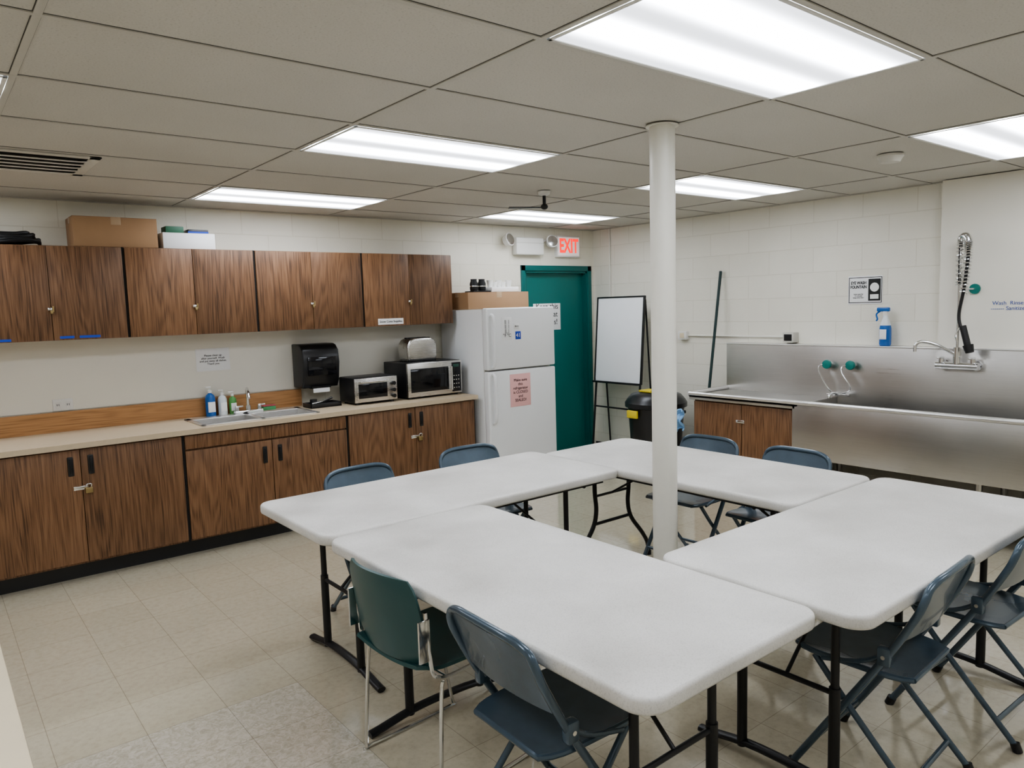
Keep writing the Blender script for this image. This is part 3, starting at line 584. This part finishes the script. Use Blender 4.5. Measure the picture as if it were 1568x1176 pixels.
o.cyl((fxx,y,z+.1),(fxx,y,R(.34)),.010,M_chrome)
o.cyl((XB-.10,y-.06,R(.03)),(XB-.115,y-.06,R(.03)),.035,M_knob); o.cyl((XB-.11,y-.06,R(.03)),(fxx,y,R(.03)),.007,M_chrome,seg=8)
o.tube([(fxx,y,z+.07),(fxx-.05,y+.10,z+.14),(fxx-.09,y+.19,z+.17),(fxx-.11,y+.23,z+.15),(fxx-.11,y+.235,z+.10)],.012,M_chrome,n=6)
path=catmull([(fxx,y,R(.06)),(fxx,y,R(.33)),(fxx-.01,y-.02,R(.385)),(fxx-.04,y-.055,R(.37)),(fxx-.06,y-.07,R(.28)),(fxx-.055,y-.05,R(.05)),(fxx-.05,y-.02,R(-.15)),(fxx-.06,y-.05,R(-.26))],10)
o.tube(path,.011,M_black,seg=8)
tot=len(path)-1; hel=[]
for i in range(tot*14):
    t=i/14; k=int(t); p=path[k].lerp(path[min(k+1,tot)],t-k); tg=(path[min(k+1,tot)]-path[k]).normalized()
    if p.z<R(.0) and k>20: break
    s1=Vector((0,1,0)); s1=(s1-tg*s1.dot(tg)).normalized(); s2=tg.cross(s1); a=i*.45
    hel.append(p+.023*(math.cos(a)*s1+math.sin(a)*s2))
o.tube(hel,.0042,M_chrome,seg=5)
o.cyl((fxx-.06,y-.05,R(-.22)),(fxx-.07,y-.09,R(-.36)),.022,M_black); o.cyl((fxx-.07,y-.09,R(-.35)),(fxx-.075,y-.105,R(-.40)),.034,M_black,r2=.026)
o.tube([(fxx-.06,y-.04,R(-.22)),(fxx-.09,y-.02,R(-.28)),(fxx-.09,y-.03,R(-.33))],.005,M_chrome,n=4,seg=6)
o.tube([(fxx,y,R(-.06)),(fxx-.03,y-.02,R(-.12)),(fxx-.05,y-.03,R(-.2))],.005,M_chrome,n=4,seg=6)
o.done()
o=O('spray_bottle',(5.775,2.62,R(-.379)))
o.lathe([(.036,0),(.042,.01),(.042,.13),(.038,.155)],(0,0,0),M_blue,24); o.lathe([(.0385,.150),(.037,.165),(.020,.21),(.015,.235)],(0,0,0),M_clear,24)
o.box(-.0445,-.036,-.024,.024,.05,.125,M_paper,.001)
o.cyl((0,0,.23),(0,0,.262),.018,M_whitepl)
o.box(-.014,.014,-.03,.065,.26,.292,M_blue,.008); o.box(-.011,.011,.062,.082,.268,.288,M_whitepl,.003); o.tube([(0,.04,.265),(0,.07,.24),(0,.062,.205),(0,.07,.19)],.0065,M_blue,n=4,seg=8); o.done()
# ------------------------------------------------------------------ tables
TH=R(-.885)
def table(cx,cy,L,W,rot,style='post',dz=0):
    o=O('folding_table',(cx,cy,0),rot)
    zb_=TH-.044
    o.slab(L,W,.068,[(.03,zb_),(.010,zb_),(.003,zb_+.003),(0,zb_+.010),(0,TH-.012),(.0015,TH-.006),(.006,TH-.0015),(.011,TH),(.04,TH)],M_table,10)
    zt=TH-.044
    o.box(-L/2+.1,L/2-.1,-W/2+.05,-W/2+.075,zt-.022,zt,M_black); o.box(-L/2+.1,L/2-.1,W/2-.075,W/2-.05,zt-.022,zt,M_black)
    for s in (-1,1):
        x=s*(L/2-.23)
        if style=='post':
            for y in (-.17,.17):
                o.cyl((x,y,.03),(x,y,zt),.0135,M_black); o.cyl((x,y,.03),(x,y,.38),.018,M_black)
            o.cyl((x,-W/2+.06,zt-.02),(x,W/2-.06,zt-.02),.012,M_black); o.cyl((x,-.17,.36),(x,.17,.36),.009,M_black)
            o.tube([(x,-.35,.014),(x,-.3,.02),(x,-.15,.045),(x,0,.05),(x,.15,.045),(x,.3,.02),(x,.35,.014)],.020,M_black,n=3,flat=.65)
        else:
            for q in (-1,1):
                o.tube([(x,q*.15,zt),(x,q*.15,.5),(x,q*.14,.38),(x,q*.17,.28),(x,q*.27,.16),(x,q*.32,.08),(x,q*.33,.0)],.0135,M_black,n=5)
                o.cyl((x,q*.33,0),(x,q*.33,.03),.018,M_black)
            o.cyl((x,-.16,.30),(x,.16,.30),.010,M_black); o.cyl((x,-W/2+.06,zt-.02),(x,W/2-.06,zt-.02),.012,M_black)
        o.tube([(x,0,zt-.22 if style!='post' else .36),(x-s*.36,0,zt-.01)],.007,M_black,seg=8)
        if style!='post': o.cyl((x,-.15,zt-.22),(x,.15,zt-.22),.008,M_black)
    return o.done(angle=50)
T=[((1.185+1.945)/2,(1.035+2.675)/2,1.64,.76,math.pi/2,'post'),
   ((1.185+2.90)/2,(2.685+3.44)/2,1.715,.755,0,'post'),
   ((2.905+3.63)/2-.02,(1.675+3.33)/2,1.65,.745,math.pi/2,'wish'),
   ((1.955+3.66)/2,(.925+1.665)/2,1.70,.74,0,'post')]
for t in T: table(*t)
# ------------------------------------------------------------------ folding chairs
def folding(x,y,rot):
    o=O('folding_chair',(x,y,0),rot); w=.205; f=M_fold
    top=.762
    P=[(-w,.20,.01),(-w,-.02,.36),(-w,-.12,.52),(-w,-.19,.65),(-w+.004,-.213,top-.055),(-w+.022,-.220,top-.02),(-w+.065,-.228,top-.002),(-w+.13,-.234,top+.004)]
    Q=[(-a,b,c) for a,b,c in P[::-1]]
    o.tube(P+Q,.0125,f,n=5,seg=12)
    def bk(u,v):
        xx=-w+.004+(2*w-.008)*u; zz=.565+(top-.008-.565)*v; c=1-(2*u-1)**2
        if v>.5: zz-= .040*(abs(2*u-1)**6)*(v-.5)*2
        yb=-.140-.085*((zz-.54)/(top-.54))
        return (xx,yb-.018*c,zz+.006*c*(v-.5))
    o.surf(bk,16,8,.006,f)
    for s in (-1,1):
        o.tube([(s*(w-.024),.13,.425),(s*(w-.024),.0,.27),(s*(w-.02),-.24,.012)],.011,f,seg=10,n=3)
        o.tube([(s*(w-.012),.10,.425),(s*(w-.012),-.02,.455),(s*(w-.004),-.10,.505)],.008,f,seg=8,n=3)
        o.box(s*w-.016,s*w+.016,-.125,-.085,.475,.535,f,.006)
        o.cyl((s*w,.202,0),(s*w,.19,.03),.017,M_black); o.cyl((s*(w-.02),-.242,0),(s*(w-.02),-.23,.03),.016,M_black)
        o.cyl((s*(w+.018),-.105,.505),(s*(w-.02),-.105,.505),.007,M_chrome,seg=8)
    o.cyl((-w,.145,.10),(w,.145,.10),.009,f); o.cyl((-w+.02,-.17,.085),(w-.02,-.17,.085),.009,f)
    def st(u,v):
        yy=-.17+.37*v; hw=(.175+.018*v)
        e=abs(2*v-1)**5; hw*=1-.16*e
        xx=(2*u-1)*hw; c=(1-(2*u-1)**4)*(1-(2*v-1)**4)
        return (xx,yy,.432+.012*v-.010*c)
    o.surf(st,16,14,.010,f); 
    rim=[st(0,i/12) for i in range(13)]+[st(i/12,1) for i in range(1,13)]+[st(1,1-i/12) for i in range(1,13)]+[st(1-i/12,0) for i in range(1,13)]
    o.tube([(a,b,c-.006) for a,b,c in rim],.009,f,seg=8)
    return o.done()
F=[(1.365,1.56,-92),(2.46,1.12,3),(3.10,1.06,-2),(1.84,3.435,182),(2.58,3.465,176),(3.61,2.80,92),(3.61,2.22,88)]
for x,y,r in F: folding(x,y,math.radians(r))
# green stacking chair
o=O('stacking_chair',(1.335,2.17,0),math.radians(-86)); g=M_green
def sk(u,v):
    hw=.215-.02*v-.03*abs(2*v-1)**6; xx=(2*u-1)*hw; c=(2*u-1)**2
    zz=.47+.305*v-.012*c*v; yy=-.19-.055*v+.045*c
    return (xx,yy,zz)
o.surf(sk,18,12,.010,g)
def ss(u,v):
    hw=.20+.015*v; e=abs(2*v-1)**6; hw*=1-.1*e; xx=(2*u-1)*hw; c=(2*u-1)**2
    yy=-.19+.41*v; zz=.438+.018*c+ .02*math.exp(-((v)/.12)**2)-.03*max(0,v-.8)*4*(v-.8)
    return (xx,yy,zz)
o.surf(ss,18,14,.012,g)
for s in (-1,1):
    o.tube([(s*.205,-.165,.66),(s*.212,-.16,.52),(s*.215,-.12,.43),(s*.215,.10,.43),(s*.22,.17,.40),(s*.23,.255,.05),(s*.23,.24,.010),(s*.23,-.12,.010),(s*.23,-.145,.03),(s*.22,-.125,.36),(s*.215,-.11,.42)],.007,M_chrome,n=6,seg=8)
    o.box(s*.212-.004,s*.212+.004,-.20,-.155,.50,.64,M_chrome,.003)
o.cyl((-.215,.12,.428),(.215,.12,.428),.007,M_chrome,seg=8); o.cyl((-.215,-.1,.426),(.215,-.1,.426),.007,M_chrome,seg=8); o.done()
o=O('side_counter'); o.box(-.62,.075,.6,2.30,.0,.80,M_cream); o.box(-.65,.097,.57,2.33,.80,.835,M_cream,.004); o.done()
# ------------------------------------------------------------------ camera
cam=bpy.data.cameras.new('camera'); co=bpy.data.objects.new('camera',cam); bpy.context.collection.objects.link(co)
Rm=Matrix(((.7778,.0879,-.6223),(-.6279,.0623,-.7758),(-.0294,.9941,.1037))).to_quaternion().normalized()
co.rotation_mode='QUATERNION'; co.rotation_quaternion=Rm; co.location=(0,0,H)
cam.sensor_width=36; cam.sensor_fit='HORIZONTAL'; cam.lens=26.0; cam.clip_start=.02
scene.camera=co
w=bpy.data.worlds.new('world'); scene.world=w; w.use_nodes=True; w.node_tree.nodes['Background'].inputs[0].default_value=(.05,.05,.05,1)
scene.view_settings.view_transform='AgX'
scene.view_settings.look='AgX - Medium High Contrast'
scene.view_settings.exposure=0.05
